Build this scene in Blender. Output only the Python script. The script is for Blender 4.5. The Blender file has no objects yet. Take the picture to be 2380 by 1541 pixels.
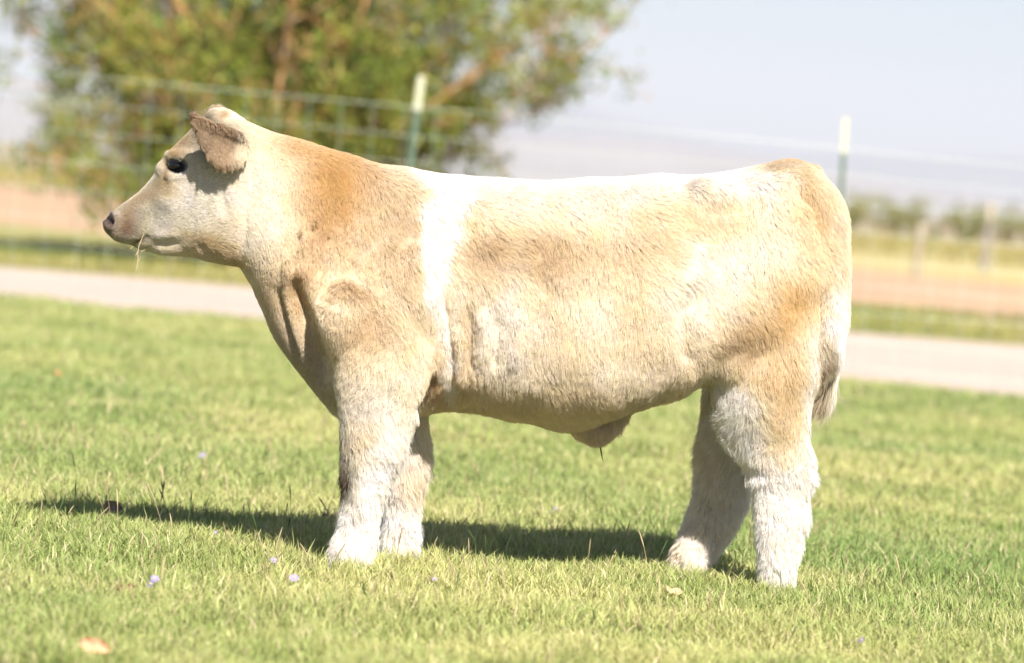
import bpy, bmesh, math, random
import numpy as np
from mathutils import Vector, kdtree
R = math.radians
random.seed(7); rng = np.random.default_rng(11)
sc = bpy.context.scene
col = sc.collection

# ------------------------------------------------------------------ camera
CAM_D, CAM_H, LENS, ROLL, PITCH = 10.3, 1.04, 135.0, 4.5, 2.2
def cam_basis():
    p, r = R(PITCH), R(ROLL)
    f = np.array([0, math.cos(p), -math.sin(p)]); u0 = np.array([0, math.sin(p), math.cos(p)]); r0 = np.array([1, 0, 0.])
    return f, math.cos(r)*r0+math.sin(r)*u0, -math.sin(r)*r0+math.cos(r)*u0
CF, CR, CU = cam_basis()
cd = bpy.data.cameras.new('camera'); cam = bpy.data.objects.new('camera', cd); col.objects.link(cam)
from mathutils import Matrix
cam.matrix_world = Matrix(((CR[0], CU[0], -CF[0], 0), (CR[1], CU[1], -CF[1], -CAM_D), (CR[2], CU[2], -CF[2], CAM_H), (0, 0, 0, 1)))
cd.lens = LENS; cd.sensor_width = 36; cd.clip_start = 0.5; cd.clip_end = 60000
cd.dof.use_dof = True; cd.dof.focus_distance = 10.0; cd.dof.aperture_fstop = 2.8
sc.camera = cam
# ------------------------------------------------------------------ world, sun, exposure
SUN = Vector((0.26, -0.70, 0.73)).normalized()
w = bpy.data.worlds.new('World'); sc.world = w; w.use_nodes = True
nt = w.node_tree; bg = nt.nodes['Background']
sky = nt.nodes.new('ShaderNodeTexSky'); sky.sky_type = 'NISHITA'; sky.sun_disc = False
sky.sun_elevation = math.asin(SUN.z); sky.sun_rotation = math.atan2(SUN.x, SUN.y)
sky.altitude = 900; sky.air_density = 1.0; sky.dust_density = .7; sky.ozone_density = 3.0
tn = nt.nodes.new('ShaderNodeMix'); tn.data_type = 'RGBA'; tn.blend_type = 'MULTIPLY'; tn.inputs[0].default_value = 1; tn.inputs[7].default_value = (1.0, .93, .945, 1)
nt.links.new(sky.outputs[0], tn.inputs[6]); nt.links.new(tn.outputs[2], bg.inputs[0]); bg.inputs[1].default_value = 0.047
sl = bpy.data.lights.new('sun', 'SUN'); sl.energy = 4.6; sl.angle = R(0.53); sl.color = (1, .955, .88)
so = bpy.data.objects.new('sun', sl); col.objects.link(so); so.location = (5, -12, 12)
so.rotation_euler = SUN.to_track_quat('Z', 'Y').to_euler()
sc.view_settings.view_transform = 'Standard'; sc.view_settings.look = 'None'
sc.view_settings.exposure = 1.3; sc.view_settings.gamma = 1.0
sc.render.engine = 'CYCLES'
sc.cycles.max_bounces = 12; sc.cycles.diffuse_bounces = 6; sc.cycles.transmission_bounces = 8

# ------------------------------------------------------------------ helpers
IW, IH = 2379.0, 1541.0            # units the outlines were measured in
def P(x, y, Y):
    k = 36/LENS/IW
    d = CF+(x-IW/2)*k*CR-(y-IH/2)*k*CU
    t = (Y+CAM_D)/d[1]; return d*t+np.array([0, -CAM_D, CAM_H])
def unP(v):                         # side-view coordinates of points (for the coat's markings)
    q = v-np.array([0, -CAM_D, CAM_H]); f = q@CF; k = 36/LENS/IW
    return (q@CR)/f/k+IW/2, IH/2-(q@CU)/f/k
def tag(o, label=None, cat=None, group=None, kind=None):
    if label: o['label'] = label
    if cat: o['category'] = cat
    if group: o['group'] = group
    if kind: o['kind'] = kind
    return o
def empty(name, loc=(0, 0, 0)):
    o = bpy.data.objects.new(name, None); col.objects.link(o); o.location = loc; return o
def link(name, me, mat=None, parent=None, smooth=False):
    o = bpy.data.objects.new(name, me); col.objects.link(o)
    if mat: me.materials.append(mat)
    if parent: o.parent = parent; o.matrix_parent_inverse = Matrix.Translation(-parent.location)
    if smooth: me.polygons.foreach_set('use_smooth', [True]*len(me.polygons))
    return o
def mesh_np(name, V, F, color=None):
    """V (n,3); F list of (m,k) int arrays"""
    me = bpy.data.meshes.new(name)
    me.vertices.add(len(V)); me.vertices.foreach_set('co', np.asarray(V, dtype=np.float32).ravel())
    F = [f for f in F if len(f)]
    loops = np.concatenate([f.ravel() for f in F]); starts = []; tot = []; s = 0
    for f in F:
        k = f.shape[1]; starts.append(s+np.arange(len(f))*k); tot.append(np.full(len(f), k)); s += f.size
    me.loops.add(len(loops)); me.loops.foreach_set('vertex_index', loops.astype(np.int32))
    st = np.concatenate(starts); me.polygons.add(len(st)); me.polygons.foreach_set('loop_start', st.astype(np.int32))
    me.update(calc_edges=True); me.validate()
    if color is not None:
        a = me.color_attributes.new('tint', 'FLOAT_COLOR', 'POINT')
        c = np.ones((len(V), 4), np.float32); c[:, :3] = color; a.data.foreach_set('color', c.ravel())
    return me
def nnoise(p, scale, seed=0):
    """cheap smooth value noise, p (n,2 or 3) -> 0..1"""
    q = np.zeros((len(p), 3)); q[:, :p.shape[1]] = p; q = q/scale+100.5+seed*7.13
    i = np.floor(q).astype(np.int64); f = q-i; f = f*f*(3-2*f); out = 0
    for a in (0, 1):
        for b in (0, 1):
            for c in (0, 1):
                h = ((i[:, 0]+a)*73856093) ^ ((i[:, 1]+b)*19349663) ^ ((i[:, 2]+c)*83492791) ^ (seed*2654435)
                h = (h ^ (h >> 13))*1274126177 & 0x7fffffff; h = ((h ^ (h >> 16)) & 0xffff)/65535.0
                out = out+h*np.where(a, f[:, 0], 1-f[:, 0])*np.where(b, f[:, 1], 1-f[:, 1])*np.where(c, f[:, 2], 1-f[:, 2])
    return out
class NM:
    """tiny node-material builder"""
    def __init__(s, name, rough=.8, spec=.3):
        s.m = bpy.data.materials.new(name); s.m.use_nodes = True; s.t = s.m.node_tree
        s.b = s.t.nodes['Principled BSDF']; s.b.inputs['Roughness'].default_value = rough
        s.b.inputs['Specular IOR Level'].default_value = spec
    def n(s, typ, **kw):
        x = s.t.nodes.new(typ)
        for k, v in kw.items(): setattr(x, k, v)
        return x
    def l(s, a, b): s.t.links.new(a, b)
    def noise(s, scale, detail=4, rough=.6, vec=None):
        x = s.n('ShaderNodeTexNoise'); x.inputs['Scale'].default_value = scale; x.inputs['Detail'].default_value = detail
        x.inputs['Roughness'].default_value = rough
        if vec is None:
            g = s.n('ShaderNodeNewGeometry'); vec = g.outputs['Position']
        s.l(vec, x.inputs['Vector']); return x
    def ramp(s, fac, stops):
        r = s.n('ShaderNodeValToRGB'); s.l(fac, r.inputs[0])
        e = r.color_ramp.elements
        while len(e) < len(stops): e.new(.5)
        for i, (p, c) in enumerate(stops): e[i].position = p; e[i].color = (*c, 1)
        return r
    def mix(s, fac, a, b, mode='MIX'):
        x = s.n('ShaderNodeMix', data_type='RGBA', blend_type=mode)
        for v, i in ((fac, 0), (a, 6), (b, 7)):
            if hasattr(v, 'is_linked') or hasattr(v, 'links'): s.l(v, x.inputs[i])
            else: x.inputs[i].default_value = v if i == 0 else (*v, 1)
        return x.outputs[2]
    def color(s, c): s.l(c, s.b.inputs['Base Color']) if hasattr(c, 'links') else setattr(s.b.inputs['Base Color'], 'default_value', (*c, 1))
    def bump(s, h, strength=.3, dist=.01):
        b = s.n('ShaderNodeBump'); b.inputs['Strength'].default_value = strength; b.inputs['Distance'].default_value = dist
        s.l(h, b.inputs['Height']); s.l(b.outputs[0], s.b.inputs['Normal'])
def tint_mat(name, rough=.7, spec=.25, trans=0.0, nscale=None):
    m = NM(name, rough, spec); a = m.n('ShaderNodeAttribute'); a.attribute_name = 'tint'
    c = a.outputs['Color']
    if nscale:
        nz = m.noise(nscale, 3); c = m.mix(1.0, c, m.ramp(nz.outputs[0], [(.25, (.75, .75, .75)), (.75, (1.15, 1.15, 1.1))]).outputs[0], 'MULTIPLY')
    m.color(c)
    if trans:
        out = m.t.nodes['Material Output']; tr = m.n('ShaderNodeBsdfTranslucent'); mx = m.n('ShaderNodeMixShader')
        mx.inputs[0].default_value = trans; m.l(c, tr.inputs[0]); m.l(m.b.outputs[0], mx.inputs[1]); m.l(tr.outputs[0], mx.inputs[2]); m.l(mx.outputs[0], out.inputs[0])
    return m.m
def tube(pts, radii, n=8):
    """returns V,F(quads) of a tube through pts"""
    pts = np.asarray(pts, float); V = []; m = len(pts)
    for i in range(m):
        t = pts[min(i+1, m-1)]-pts[max(i-1, 0)]; t = t/(np.linalg.norm(t)+1e-9)
        a = np.cross(t, (0, 0, 1.) if abs(t[2]) < .9 else (1., 0, 0)); a /= np.linalg.norm(a); b = np.cross(t, a)
        th = np.arange(n)*2*math.pi/n
        V.append(pts[i]+radii[i]*(np.cos(th)[:, None]*a+np.sin(th)[:, None]*b))
    V = np.concatenate(V); F = []
    for i in range(m-1):
        for j in range(n): F.append((i*n+j, i*n+(j+1) % n, (i+1)*n+(j+1) % n, (i+1)*n+j))
    return V, np.array(F)
def join(parts):
    V = []; F = {}; o = 0
    for v, f in parts:
        V.append(v); F.setdefault(f.shape[1], []).append(f+o); o += len(v)
    return np.concatenate(V), [np.concatenate(x) for x in F.values()]
def sheet(name, x0, x1, y0f, y1f, z, mat, nx=60, ny=2):
    V = []; F = []
    xs = np.linspace(x0, x1, nx)
    for x in xs:
        a, b = y0f(x), y1f(x)
        for j in range(ny): V.append((x, a+(b-a)*j/(ny-1), z))
    for i in range(nx-1):
        for j in range(ny-1): F.append((i*ny+j, (i+1)*ny+j, (i+1)*ny+j+1, i*ny+j+1))
    o = link(name, mesh_np(name, np.array(V), [np.array(F)]), mat); tag(o, kind='structure'); return o

# ------------------------------------------------------------------ the ground and its bands
LAWN_E = lambda x: 13.7-.52*np.clip(x, -6, 6)      # the lawn ends at the fence
m = NM('soil'); nz = m.noise(9, 5); m.color(m.ramp(nz.outputs[0], [(.3, (.10, .12, .03)), (.7, (.20, .20, .07))]).outputs[0]); soil = m.m
m = NM('gravel', .95, .2); nz = m.noise(1.2, 6); n2 = m.noise(60, 3)
c = m.mix(.35, m.ramp(nz.outputs[0], [(.3, (.42, .315, .26)), (.7, (.54, .43, .37))]).outputs[0], m.ramp(n2.outputs[0], [(.3, (.28, .21, .17)), (.7, (.62, .54, .48))]).outputs[0])
m.color(c); m.bump(n2.outputs[0], .5, .02); gravel = m.m
m = NM('verge_soil', .95, .1); nz = m.noise(.7, 6); m.color(m.ramp(nz.outputs[0], [(.3, (.20, .21, .07)), (.6, (.34, .30, .13)), (.8, (.42, .33, .19))]).outputs[0]); verge = m.m
m = NM('dirt', .95, .1); nz = m.noise(.35, 6); m.color(m.ramp(nz.outputs[0], [(.3, (.36, .235, .15)), (.55, (.45, .30, .195)), (.75, (.37, .29, .13))]).outputs[0]); dirt = m.m
m = NM('dry_field', .95, .1); nz = m.noise(.08, 7); m.color(m.ramp(nz.outputs[0], [(.3, (.32, .27, .09)), (.55, (.44, .36, .17)), (.75, (.30, .29, .10))]).outputs[0]); dryf = m.m
m = NM('plain', .95, .1); nz = m.noise(.004, 8); m.color(m.ramp(nz.outputs[0], [(.3, (.22, .19, .12)), (.6, (.34, .27, .19)), (.8, (.25, .24, .12))]).outputs[0]); plain = m.m
def wav(y, a, s, ph=0):
    return lambda x: y+a*math.sin(x*s+ph)+a*.5*math.sin(x*s*2.7+ph*2)
me = mesh_np('ground', np.array([(-40000, -200, 0), (40000, -200, 0), (40000, 45000, 0), (-40000, 45000, 0)], float), [np.array([[0, 1, 2, 3]])])
tag(link('ground', me, plain), kind='structure')
VE = lambda x: 33.5-.85*max(-12, min(12, x))+.6*math.sin(x*.6)
DE = lambda x: 74-2.4*max(-26, min(12, x))+1.5*math.sin(x*.35)
sheet('lawn', -30, 30, lambda x: -14, lambda x: LAWN_E(x)+.1*math.sin(x*3), .004, soil, ny=8)
sheet('gravel_path', -60, 60, lambda x: LAWN_E(x)+.08*math.sin(x*3)-.02, wav(22.0, .35, .5), .008, gravel, 200)
sheet('grass_verge', -60, 60, wav(22.0, .35, .5), lambda x: VE(x), .004, verge, 200)
sheet('dirt_field', -90, 90, lambda x: VE(x), lambda x: DE(x), .004, dirt, 200)
sheet('dry_field', -200, 200, lambda x: DE(x), wav(165, 5, .03), .004, dryf, 200)

# ------------------------------------------------------------------ mountains
def ridge(name, Y, x0, x1, hf, depth, mat, n=260):
    xs = np.linspace(x0, x1, n); V = []; F = []; rows = 14
    for j in range(rows):
        t = j/(rows-1)
        pr = math.sin(min(t*1.25, 1)*math.pi/2)**1.3 if t < .8 else 1-(t-.8)*2
        yy = Y+t*depth
        p = np.stack([xs, np.full(n, yy)], 1)
        nn = nnoise(p, depth*.25, 3)*.6+nnoise(p, depth*.1, 4)*.4
        z = hf(xs)*pr*(.82+.36*nn*(1 if t < .8 else .5)) if j else np.full(n, -6.)
        V.append(np.stack([xs, np.full(n, yy), z], 1))
    for j in range(rows-1):
        for i in range(n-1): F.append((j*n+i, j*n+i+1, (j+1)*n+i+1, (j+1)*n+i))
    o = link(name, mesh_np(name, np.concatenate(V), [np.array(F)]), mat, smooth=True); tag(o, kind='structure'); return o
m = NM('mountain', .95, .1); nz = m.noise(.0012, 8); m.color(m.ramp(nz.outputs[0], [(.3, (.10, .10, .085)), (.6, (.19, .16, .13))]).outputs[0]); mmat = m.m
m = NM('foothill', .95, .1); nz = m.noise(.003, 8); m.color(m.ramp(nz.outputs[0], [(.3, (.25, .22, .20)), (.6, (.33, .29, .27)), (.8, (.25, .24, .18))]).outputs[0]); fmat = m.m
ridge('mountain_range', 12500, -9000, 9000, lambda x: 190+75*np.exp(-((x-150)/500.)**2)+25*np.sin(x/900.)+15*np.sin(x/310.+1), 2500, mmat)
ridge('foothills', 5200, -4200, 4200, lambda x: 62+26*np.sin(x/520.+2.1)+10*np.sin(x/170.), 1500, fmat)

# ------------------------------------------------------------------ grass
def blades(x, y, h, wd, lean, tint, z0=0.0, segs=2):
    n = len(x); az = rng.uniform(0, 2*math.pi, n); face = rng.uniform(0, math.pi, n)
    dx, dy = np.cos(az)*lean*h, np.sin(az)*lean*h; sx, sy = np.cos(face)*wd/2, np.sin(face)*wd/2
    zz = np.full(n, z0)
    root = np.stack([x, y, zz-.004], 1); mid = np.stack([x+dx*.35, y+dy*.35, zz+h*.6], 1); tip = np.stack([x+dx, y+dy, zz+h*(1-.25*np.minimum(lean, 1.5)**2)], 1)
    s = np.stack([sx, sy, np.zeros(n)], 1)
    V = np.stack([root-s*.8, root+s*.8, mid-s, mid+s, tip], 1).reshape(-1, 3)
    b = np.arange(n)[:, None]*5
    Q = b+np.array([[0, 1, 3, 2]]); T = b+np.array([[2, 3, 4]])
    k = rng.uniform(.85, 1.15, (n, 1))
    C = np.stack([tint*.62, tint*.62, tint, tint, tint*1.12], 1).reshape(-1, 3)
    return V, Q, T, C
def grass_obj(name, x, y, h, wd, lean, tint, mat, z0=0.0):
    V, Q, T, C = blades(x, y, h, wd, lean, tint, z0)
    return link(name, mesh_np(name, V, [Q, T], C), mat)
gmat = tint_mat('grass_blade', .55, .35, trans=.38)
def gcolor(x, y):
    n = len(x); p = np.stack([x, y], 1)
    a = nnoise(p, .55, 1)*.6+nnoise(p, .16, 2)*.4; b = nnoise(p, 1.6, 5)
    g1 = np.array([.310, .380, .115]); g2 = np.array([.540, .525, .210]); g3 = np.array([.190, .310, .090]); st = np.array([.72, .60, .36])
    t = np.clip(a*2.2-.6+rng.normal(0, .28, n), 0, 1)[:, None]; c = g1*(1-t)+g2*t
    t = (np.clip(b*2-.9, 0, 1)*rng.random(n))[:, None]; c = c*(1-t)+g3*t
    dry = rng.random(n) < .08+.12*np.clip(a-.55, 0, 1)*2
    c[dry] = st*rng.uniform(.75, 1.15, (dry.sum(), 1))
    return c*rng.uniform(.78, 1.2, (n, 1))
NB = 640000
u = rng.random(NB); d = 7.6*(26.0/7.6)**u           # distance from the viewpoint, log-uniform: density falls as 1/d^2
half = .135*d*1.22+.15
gx = rng.uniform(-1, 1, NB)*half; gy = np.sqrt(np.maximum(d*d-gx*gx, 1))-CAM_D
k = gy < LAWN_E(gx)-.05+.12*np.sin(gx*3); gx, gy, d = gx[k], gy[k], d[k]; n = len(gx)
pp = np.stack([gx, gy], 1); hn = nnoise(pp, .35, 8)*.6+nnoise(pp, .1, 9)*.4
h = (.018+.050*hn**1.3)*rng.uniform(.5, 1.5, n)
wd = rng.uniform(.0022, .0042, n)*np.sqrt(np.maximum(d/10, 1))*np.where(d > 14, 1.4, 1)
h *= np.where(d > 15, 1.15, 1)
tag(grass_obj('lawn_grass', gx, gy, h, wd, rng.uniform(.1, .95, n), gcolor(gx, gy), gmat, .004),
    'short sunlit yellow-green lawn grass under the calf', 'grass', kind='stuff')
# taller blades, mostly along the back of the lawn and here and there
n = 16000; u = rng.random(n); d = 8.0*(25/8.0)**u; x = rng.uniform(-1, 1, n)*(.16*d+.1); y = d-CAM_D; k = y < LAWN_E(x)
x, y = x[k], y[k]; n = len(x); k = nnoise(np.stack([x, y], 1), .3, 21) > .45; x, y = x[k], y[k]; n = len(x)
c = gcolor(x, y)
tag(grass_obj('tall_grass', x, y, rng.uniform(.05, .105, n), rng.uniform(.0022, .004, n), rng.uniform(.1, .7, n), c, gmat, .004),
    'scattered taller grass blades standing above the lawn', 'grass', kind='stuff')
# verge and field tufts beyond the fence
def tufts(name, n, yr, xr, hr, wr, cols, label):
    x = rng.uniform(-xr, xr, n); y = rng.uniform(yr[0], yr[1], n); k = nnoise(np.stack([x, y], 1), 1.1, 31) > .38
    x, y = x[k], y[k]; n = len(x); t = nnoise(np.stack([x, y], 1), 2.5, 33)[:, None]
    t = np.clip(t*1.6-.3+rng.normal(0, .2, (n, 1)), 0, 1)
    c = (np.array(cols[0])*(1-t)+np.array(cols[1])*t)*rng.uniform(.8, 1.2, (n, 1))
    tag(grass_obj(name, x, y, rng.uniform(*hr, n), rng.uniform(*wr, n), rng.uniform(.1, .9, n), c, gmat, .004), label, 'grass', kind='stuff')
tufts('verge_grass', 42000, (22.2, 31), 10, (.04, .12), (.008, .02), [(.22, .27, .07), (.44, .39, .15)], 'green verge grass behind the gravel path')
tufts('dry_grass', 30000, (80, 150), 34, (.1, .3), (.03, .07), [(.30, .28, .08), (.50, .42, .19)], 'yellow dry grass on the far field')

# seed stalks
def stalks():
    parts = []; C = []
    n = 320
    for i in range(n):
        dd = 8.6*(16/8.6)**rng.random(); x = rng.uniform(-1, 1)*(.15*dd); y = dd-CAM_D
        if i % 3 == 0: x = -abs(x)
        hh = rng.uniform(.06, .15); ax, ay = rng.normal(0, .25, 2)*hh
        g = rng.random() < .22
        c = np.array([.10, .16, .05]) if g else np.array([.55, .44, .26])*rng.uniform(.8, 1.15)
        pts = [(x+ax*t**1.7, y+ay*t**1.7, hh*t) for t in (0, .35, .65, .72, .85, .93, 1.)]
        rr = [.0009, .0008, .0007, .0017, .0021, .0016, .0004]
        v, f = tube(pts, rr, 5); parts.append((v, f)); C.append(np.repeat(c[None], len(v), 0))
    V, F = join(parts); return mesh_np('grass_seed_stalks', V, F, np.concatenate(C))
tag(link('grass_seed_stalks', stalks(), gmat), 'thin straw coloured seed stalks rising out of the lawn', 'grass', kind='stuff')

# ------------------------------------------------------------------ calf
YC = lambda x: float(np.interp(x, [235, 600, 800, 1950, 2000], [-.36, -.36, -.29, -.005, 0]))
AX = np.array([math.cos(R(14)), math.sin(R(14)), 0]); LAT = np.array([math.sin(R(14)), -math.cos(R(14)), 0])   # body axis; lateral towards the viewer
def spline(a, m):
    a = np.asarray(a, float); n = len(a); t = np.linspace(0, n-1, m); i = np.clip(np.floor(t).astype(int), 0, n-2); f = (t-i)[:, None]
    p0 = a[np.maximum(i-1, 0)]; p1 = a[i]; p2 = a[i+1]; p3 = a[np.minimum(i+2, n-1)]
    return .5*((2*p1)+(-p0+p2)*f+(2*p0-5*p1+4*p2-p3)*f*f+(-p0+3*p1-3*p2+p3)*f**3)
def loft(secs, lat, sub=5, nt=40, inset=.010):
    """secs: (A xyz, B xyz, halfwidth, egg, square) -> closed mesh; A/B the two silhouette points"""
    arr = np.array([[*s[0], *s[1], s[2], s[3], s[4]] for s in secs]); arr = spline(arr, (len(arr)-1)*sub+1)
    V = []
    th = np.linspace(0, 2*math.pi, nt, endpoint=False)
    for r in arr:
        A, B, wv, egg, sq = r[:3], r[3:6], max(r[6], .004), r[7], r[8]
        c = (A+B)/2; ax = (A-B)/2; L = np.linalg.norm(ax); ax = ax/L; L = max(L-inset, .004)
        ct, st = np.cos(th), np.sin(th)
        e = 2/sq
        cy = np.sign(ct)*np.abs(ct)**e*L; sx = np.sign(st)*np.abs(st)**e*max(wv-inset*.5, .003)*(1+egg*ct)
        l = lat-ax*np.dot(lat, ax); l /= np.linalg.norm(l)
        V.append(c+cy[:, None]*ax+sx[:, None]*l)
    m_ = len(arr); V = np.concatenate(V+[np.array([V[0].mean(0)]), np.array([V[-1].mean(0)])]); F = []; T = []
    for i in range(m_-1):
        for j in range(nt): F.append((i*nt+j, i*nt+(j+1) % nt, (i+1)*nt+(j+1) % nt, (i+1)*nt+j))
    a, b = m_*nt, m_*nt+1
    for j in range(nt): T.append((a, (j+1) % nt, j)); T.append((b, (m_-1)*nt+j, (m_-1)*nt+(j+1) % nt))
    return V, np.array(F), np.array(T)
parts = []
def addloft(px, lat=LAT, **kw):
    secs = []
    for s in px:
        (ax, ay), (bx, by), wv = s[0], s[1], s[2]
        egg = s[3] if len(s) > 3 else 0; sq = s[4] if len(s) > 4 else 2.2
        Y = s[5] if len(s) > 5 else None
        ya = YC((ax+bx)/2) if Y is None else Y
        secs.append((P(ax, ay, ya), P(bx, by, ya), wv, egg, sq))
    parts.append(loft(secs, lat, **kw))
# trunk: rump to neck (top point, bottom point, half width, egg (<0 wide low), squareness)
addloft([((1958, 560), (1950, 690), .03), ((1945, 500), (1935, 800), .10, 0, 2.2), ((1925, 440), (1900, 900), .165, .05, 2.3), ((1890, 395), (1850, 950), .205, .10, 2.4),
         ((1840, 366), (1780, 960), .225, .08, 2.5), ((1750, 386), (1700, 930), .235, .02, 2.6), ((1640, 399), (1620, 897), .235, -.06, 2.6), ((1540, 402), (1540, 935), .255, -.10, 2.5),
         ((1430, 407), (1430, 968), .275, -.12, 2.4), ((1320, 412), (1320, 992), .285, -.12, 2.35), ((1210, 412), (1210, 980), .275, -.10, 2.3), ((1110, 405), (1110, 966), .255, -.08, 2.3),
         ((1020, 397), (1030, 958), .225, -.06, 2.2), ((940, 382), (930, 975), .195, -.08, 2.2), ((870, 373), (850, 985), .17, -.10, 2.1), ((815, 354), (775, 965), .15, -.15, 2.0),
         ((765, 338), (712, 900), .135, -.1, 2.0), ((715, 320), (668, 838), .122, -.05, 2.0), ((670, 305), (632, 770), .112, 0, 2.0), ((635, 296), (607, 715), .106, 0, 2.), ((600, 288), (585, 668), .10, 0, 2.), ((570, 276), (556, 626), .096)], sub=6, nt=48)
# head
addloft([((640, 300), (600, 640), .06), ((585, 282), (560, 622), .088, 0), ((535, 262), (530, 618), .098, .0), ((492, 254), (500, 614), .098, .02), ((458, 285), (476, 609), .098, .05), ((425, 318), (450, 601), .094, .10),
         ((398, 345), (422, 598), .090, .14), ((374, 377), (400, 597), .080, .12), ((352, 412), (378, 595), .068, .05), ((322, 444), (352, 589), .058, 0), ((295, 464), (328, 582), .053, -.05), ((270, 482), (302, 570), .052, 0, 2.3),
         ((252, 496), (276, 564), .049, 0, 2.4), ((241, 511), (255, 552), .036, 0, 2.4), ((238, 522), (243, 540), .016)], lat=np.array([0, -1., 0]), sub=6, nt=40, inset=.004)
# poll tuft
addloft([((560, 268), (540, 330), .03, 0, 2, -.36), ((520, 256), (510, 300), .045, 0, 2, -.36), ((490, 258), (489, 290), .035, 0, 2, -.36), ((478, 268), (480, 280), .015, 0, 2, -.36)], lat=np.array([0, -1., 0]), inset=.003)
# legs (front edge, rear edge, half width; horizontal rings)
def leg(rows, **kw):
    kw.setdefault('inset', .021); addloft([((a, y1), (b, y2), wv, 0, 2.1, Y) for a, y1, b, y2, wv, Y in rows], **kw)
# near front leg with shoulder
leg([(860, 440, 930, 440, .02, -.33), (835, 520, 985, 520, .055, -.36), (800, 620, 1010, 620, .085, -.39), (765, 720, 1020, 720, .100, -.405), (755, 810, 1022, 810, .105, -.415), (764, 890, 1005, 890, .095, -.42),
     (776, 965, 972, 975, .075, -.425), (787, 1030, 950, 1030, .062, -.43), (790, 1090, 915, 1090, .052, -.43), (793, 1145, 893, 1145, .048, -.43), (790, 1190, 880, 1190, .045, -.43), (778, 1235, 874, 1240, .046, -.43),
     (766, 1275, 866, 1280, .052, -.43), (758, 1320, 862, 1325, .056, -.43), (756, 1333, 860, 1338, .045, -.43)])
# far front leg
leg([(880, 640, 1000, 640, .05, -.17), (850, 800, 1030, 800, .085, -.16), (860, 900, 1030, 900, .08, -.16), (885, 980, 1012, 980, .065, -.155), (890, 1060, 1004, 1060, .055, -.15), (893, 1120, 985, 1120, .048, -.15),
     (895, 1180, 973, 1180, .044, -.15), (890, 1230, 974, 1230, .045, -.15), (886, 1280, 972, 1280, .05, -.15), (884, 1312, 972, 1312, .052, -.15), (886, 1322, 968, 1322, .04, -.15)])
# near hind leg with the ham
leg([(1700, 480, 1880, 480, .03, -.10), (1650, 560, 1940, 560, .075, -.135), (1630, 660, 1952, 660, .105, -.150), (1625, 760, 1945, 760, .115, -.155), (1622, 850, 1925, 850, .112, -.155), (1640, 920, 1905, 920, .10, -.150),
     (1672, 990, 1897, 990, .078, -.14), (1702, 1050, 1899, 1050, .062, -.13), (1730, 1105, 1894, 1105, .052, -.125), (1745, 1155, 1882, 1155, .047, -.12), (1755, 1205, 1878, 1205, .045, -.12), (1759, 1260, 1868, 1260, .045, -.12),
     (1757, 1315, 1860, 1315, .052, -.12), (1753, 1370, 1858, 1370, .056, -.12), (1756, 1388, 1855, 1388, .045, -.12)])
# far hind leg
leg([(1640, 700, 1900, 700, .08, .14), (1625, 850, 1880, 850, .10, .15), (1618, 920, 1850, 920, .09, .15), (1617, 1000, 1800, 1000, .07, .14), (1617, 1070, 1768, 1070, .058, .135), (1613, 1125, 1745, 1135, .05, .13), (1600, 1185, 1722, 1200, .045, .125),
     (1580, 1235, 1690, 1252, .044, .12), (1560, 1282, 1660, 1295, .050, .12), (1543, 1325, 1645, 1335, .054, .12), (1540, 1348, 1640, 1352, .045, .12)])
# sheath under the belly
addloft([((1290, 930), (1330, 1000), .04, 0, 2, -.14), ((1330, 950), (1362, 1014), .035, 0, 2, -.14), ((1380, 960), (1395, 1036), .026, 0, 2, -.14), ((1440, 940), (1428, 1008), .03, 0, 2, -.13), ((1490, 910), (1475, 964), .04, 0, 2, -.12), ((1570, 880), (1560, 930), .04, 0, 2, -.10)])
# tail
leg([(1868, 372, 1905, 400, .03, 0.0), (1895, 430, 1927, 425, .03, -.005), (1915, 500, 1945, 500, .027, -.01), (1932, 570, 1958, 565, .025, -.015), (1945, 640, 1972, 640, .026, -.02), (1938, 720, 1966, 720, .024, -.03), (1925, 800, 1955, 800, .024, -.04),
     (1915, 860, 1945, 860, .024, -.04), (1908, 910, 1930, 910, .012, -.04)], inset=.009)
# shoulder point, elbow, hip, stifle bulges and cheek: extra rounded masses
def ball(x, y, Y, rx, ry, rz):
    V = []; F = []; T = []; n1, n2 = 12, 20; c = P(x, y, Y)
    for i in range(1, n1):
        a = math.pi*i/n1
        for j in range(n2): b = 2*math.pi*j/n2; V.append(c+np.array([rx*math.sin(a)*math.cos(b), ry*math.sin(a)*math.sin(b), rz*math.cos(a)]))
    V += [c+np.array([0, 0, rz]), c-np.array([0, 0, rz])]
    for i in range(n1-2):
        for j in range(n2): F.append((i*n2+j, (i+1)*n2+j, (i+1)*n2+(j+1) % n2, i*n2+(j+1) % n2))
    a, b = len(V)-2, len(V)-1
    for j in range(n2): T.append((a, j, (j+1) % n2)); T.append((b, (n1-2)*n2+(j+1) % n2, (n1-2)*n2+j))
    parts.append((np.array(V), np.array(F), np.array(T)))
ball(815, 740, -.40, .10, .11, .12); ball(1650, 470, -.20, .10, .07, .07); ball(1745, 690, -.17, .17, .10, .17)
ball(1850, 640, -.14, .12, .10, .17); ball(1700, 820, -.17, .09, .10, .09); ball(470, 500, -.36, .075, .088, .075)
ball(960, 690, -.36, .11, .13, .18); ball(1250, 720, -.20, .20, .20, .20)
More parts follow.
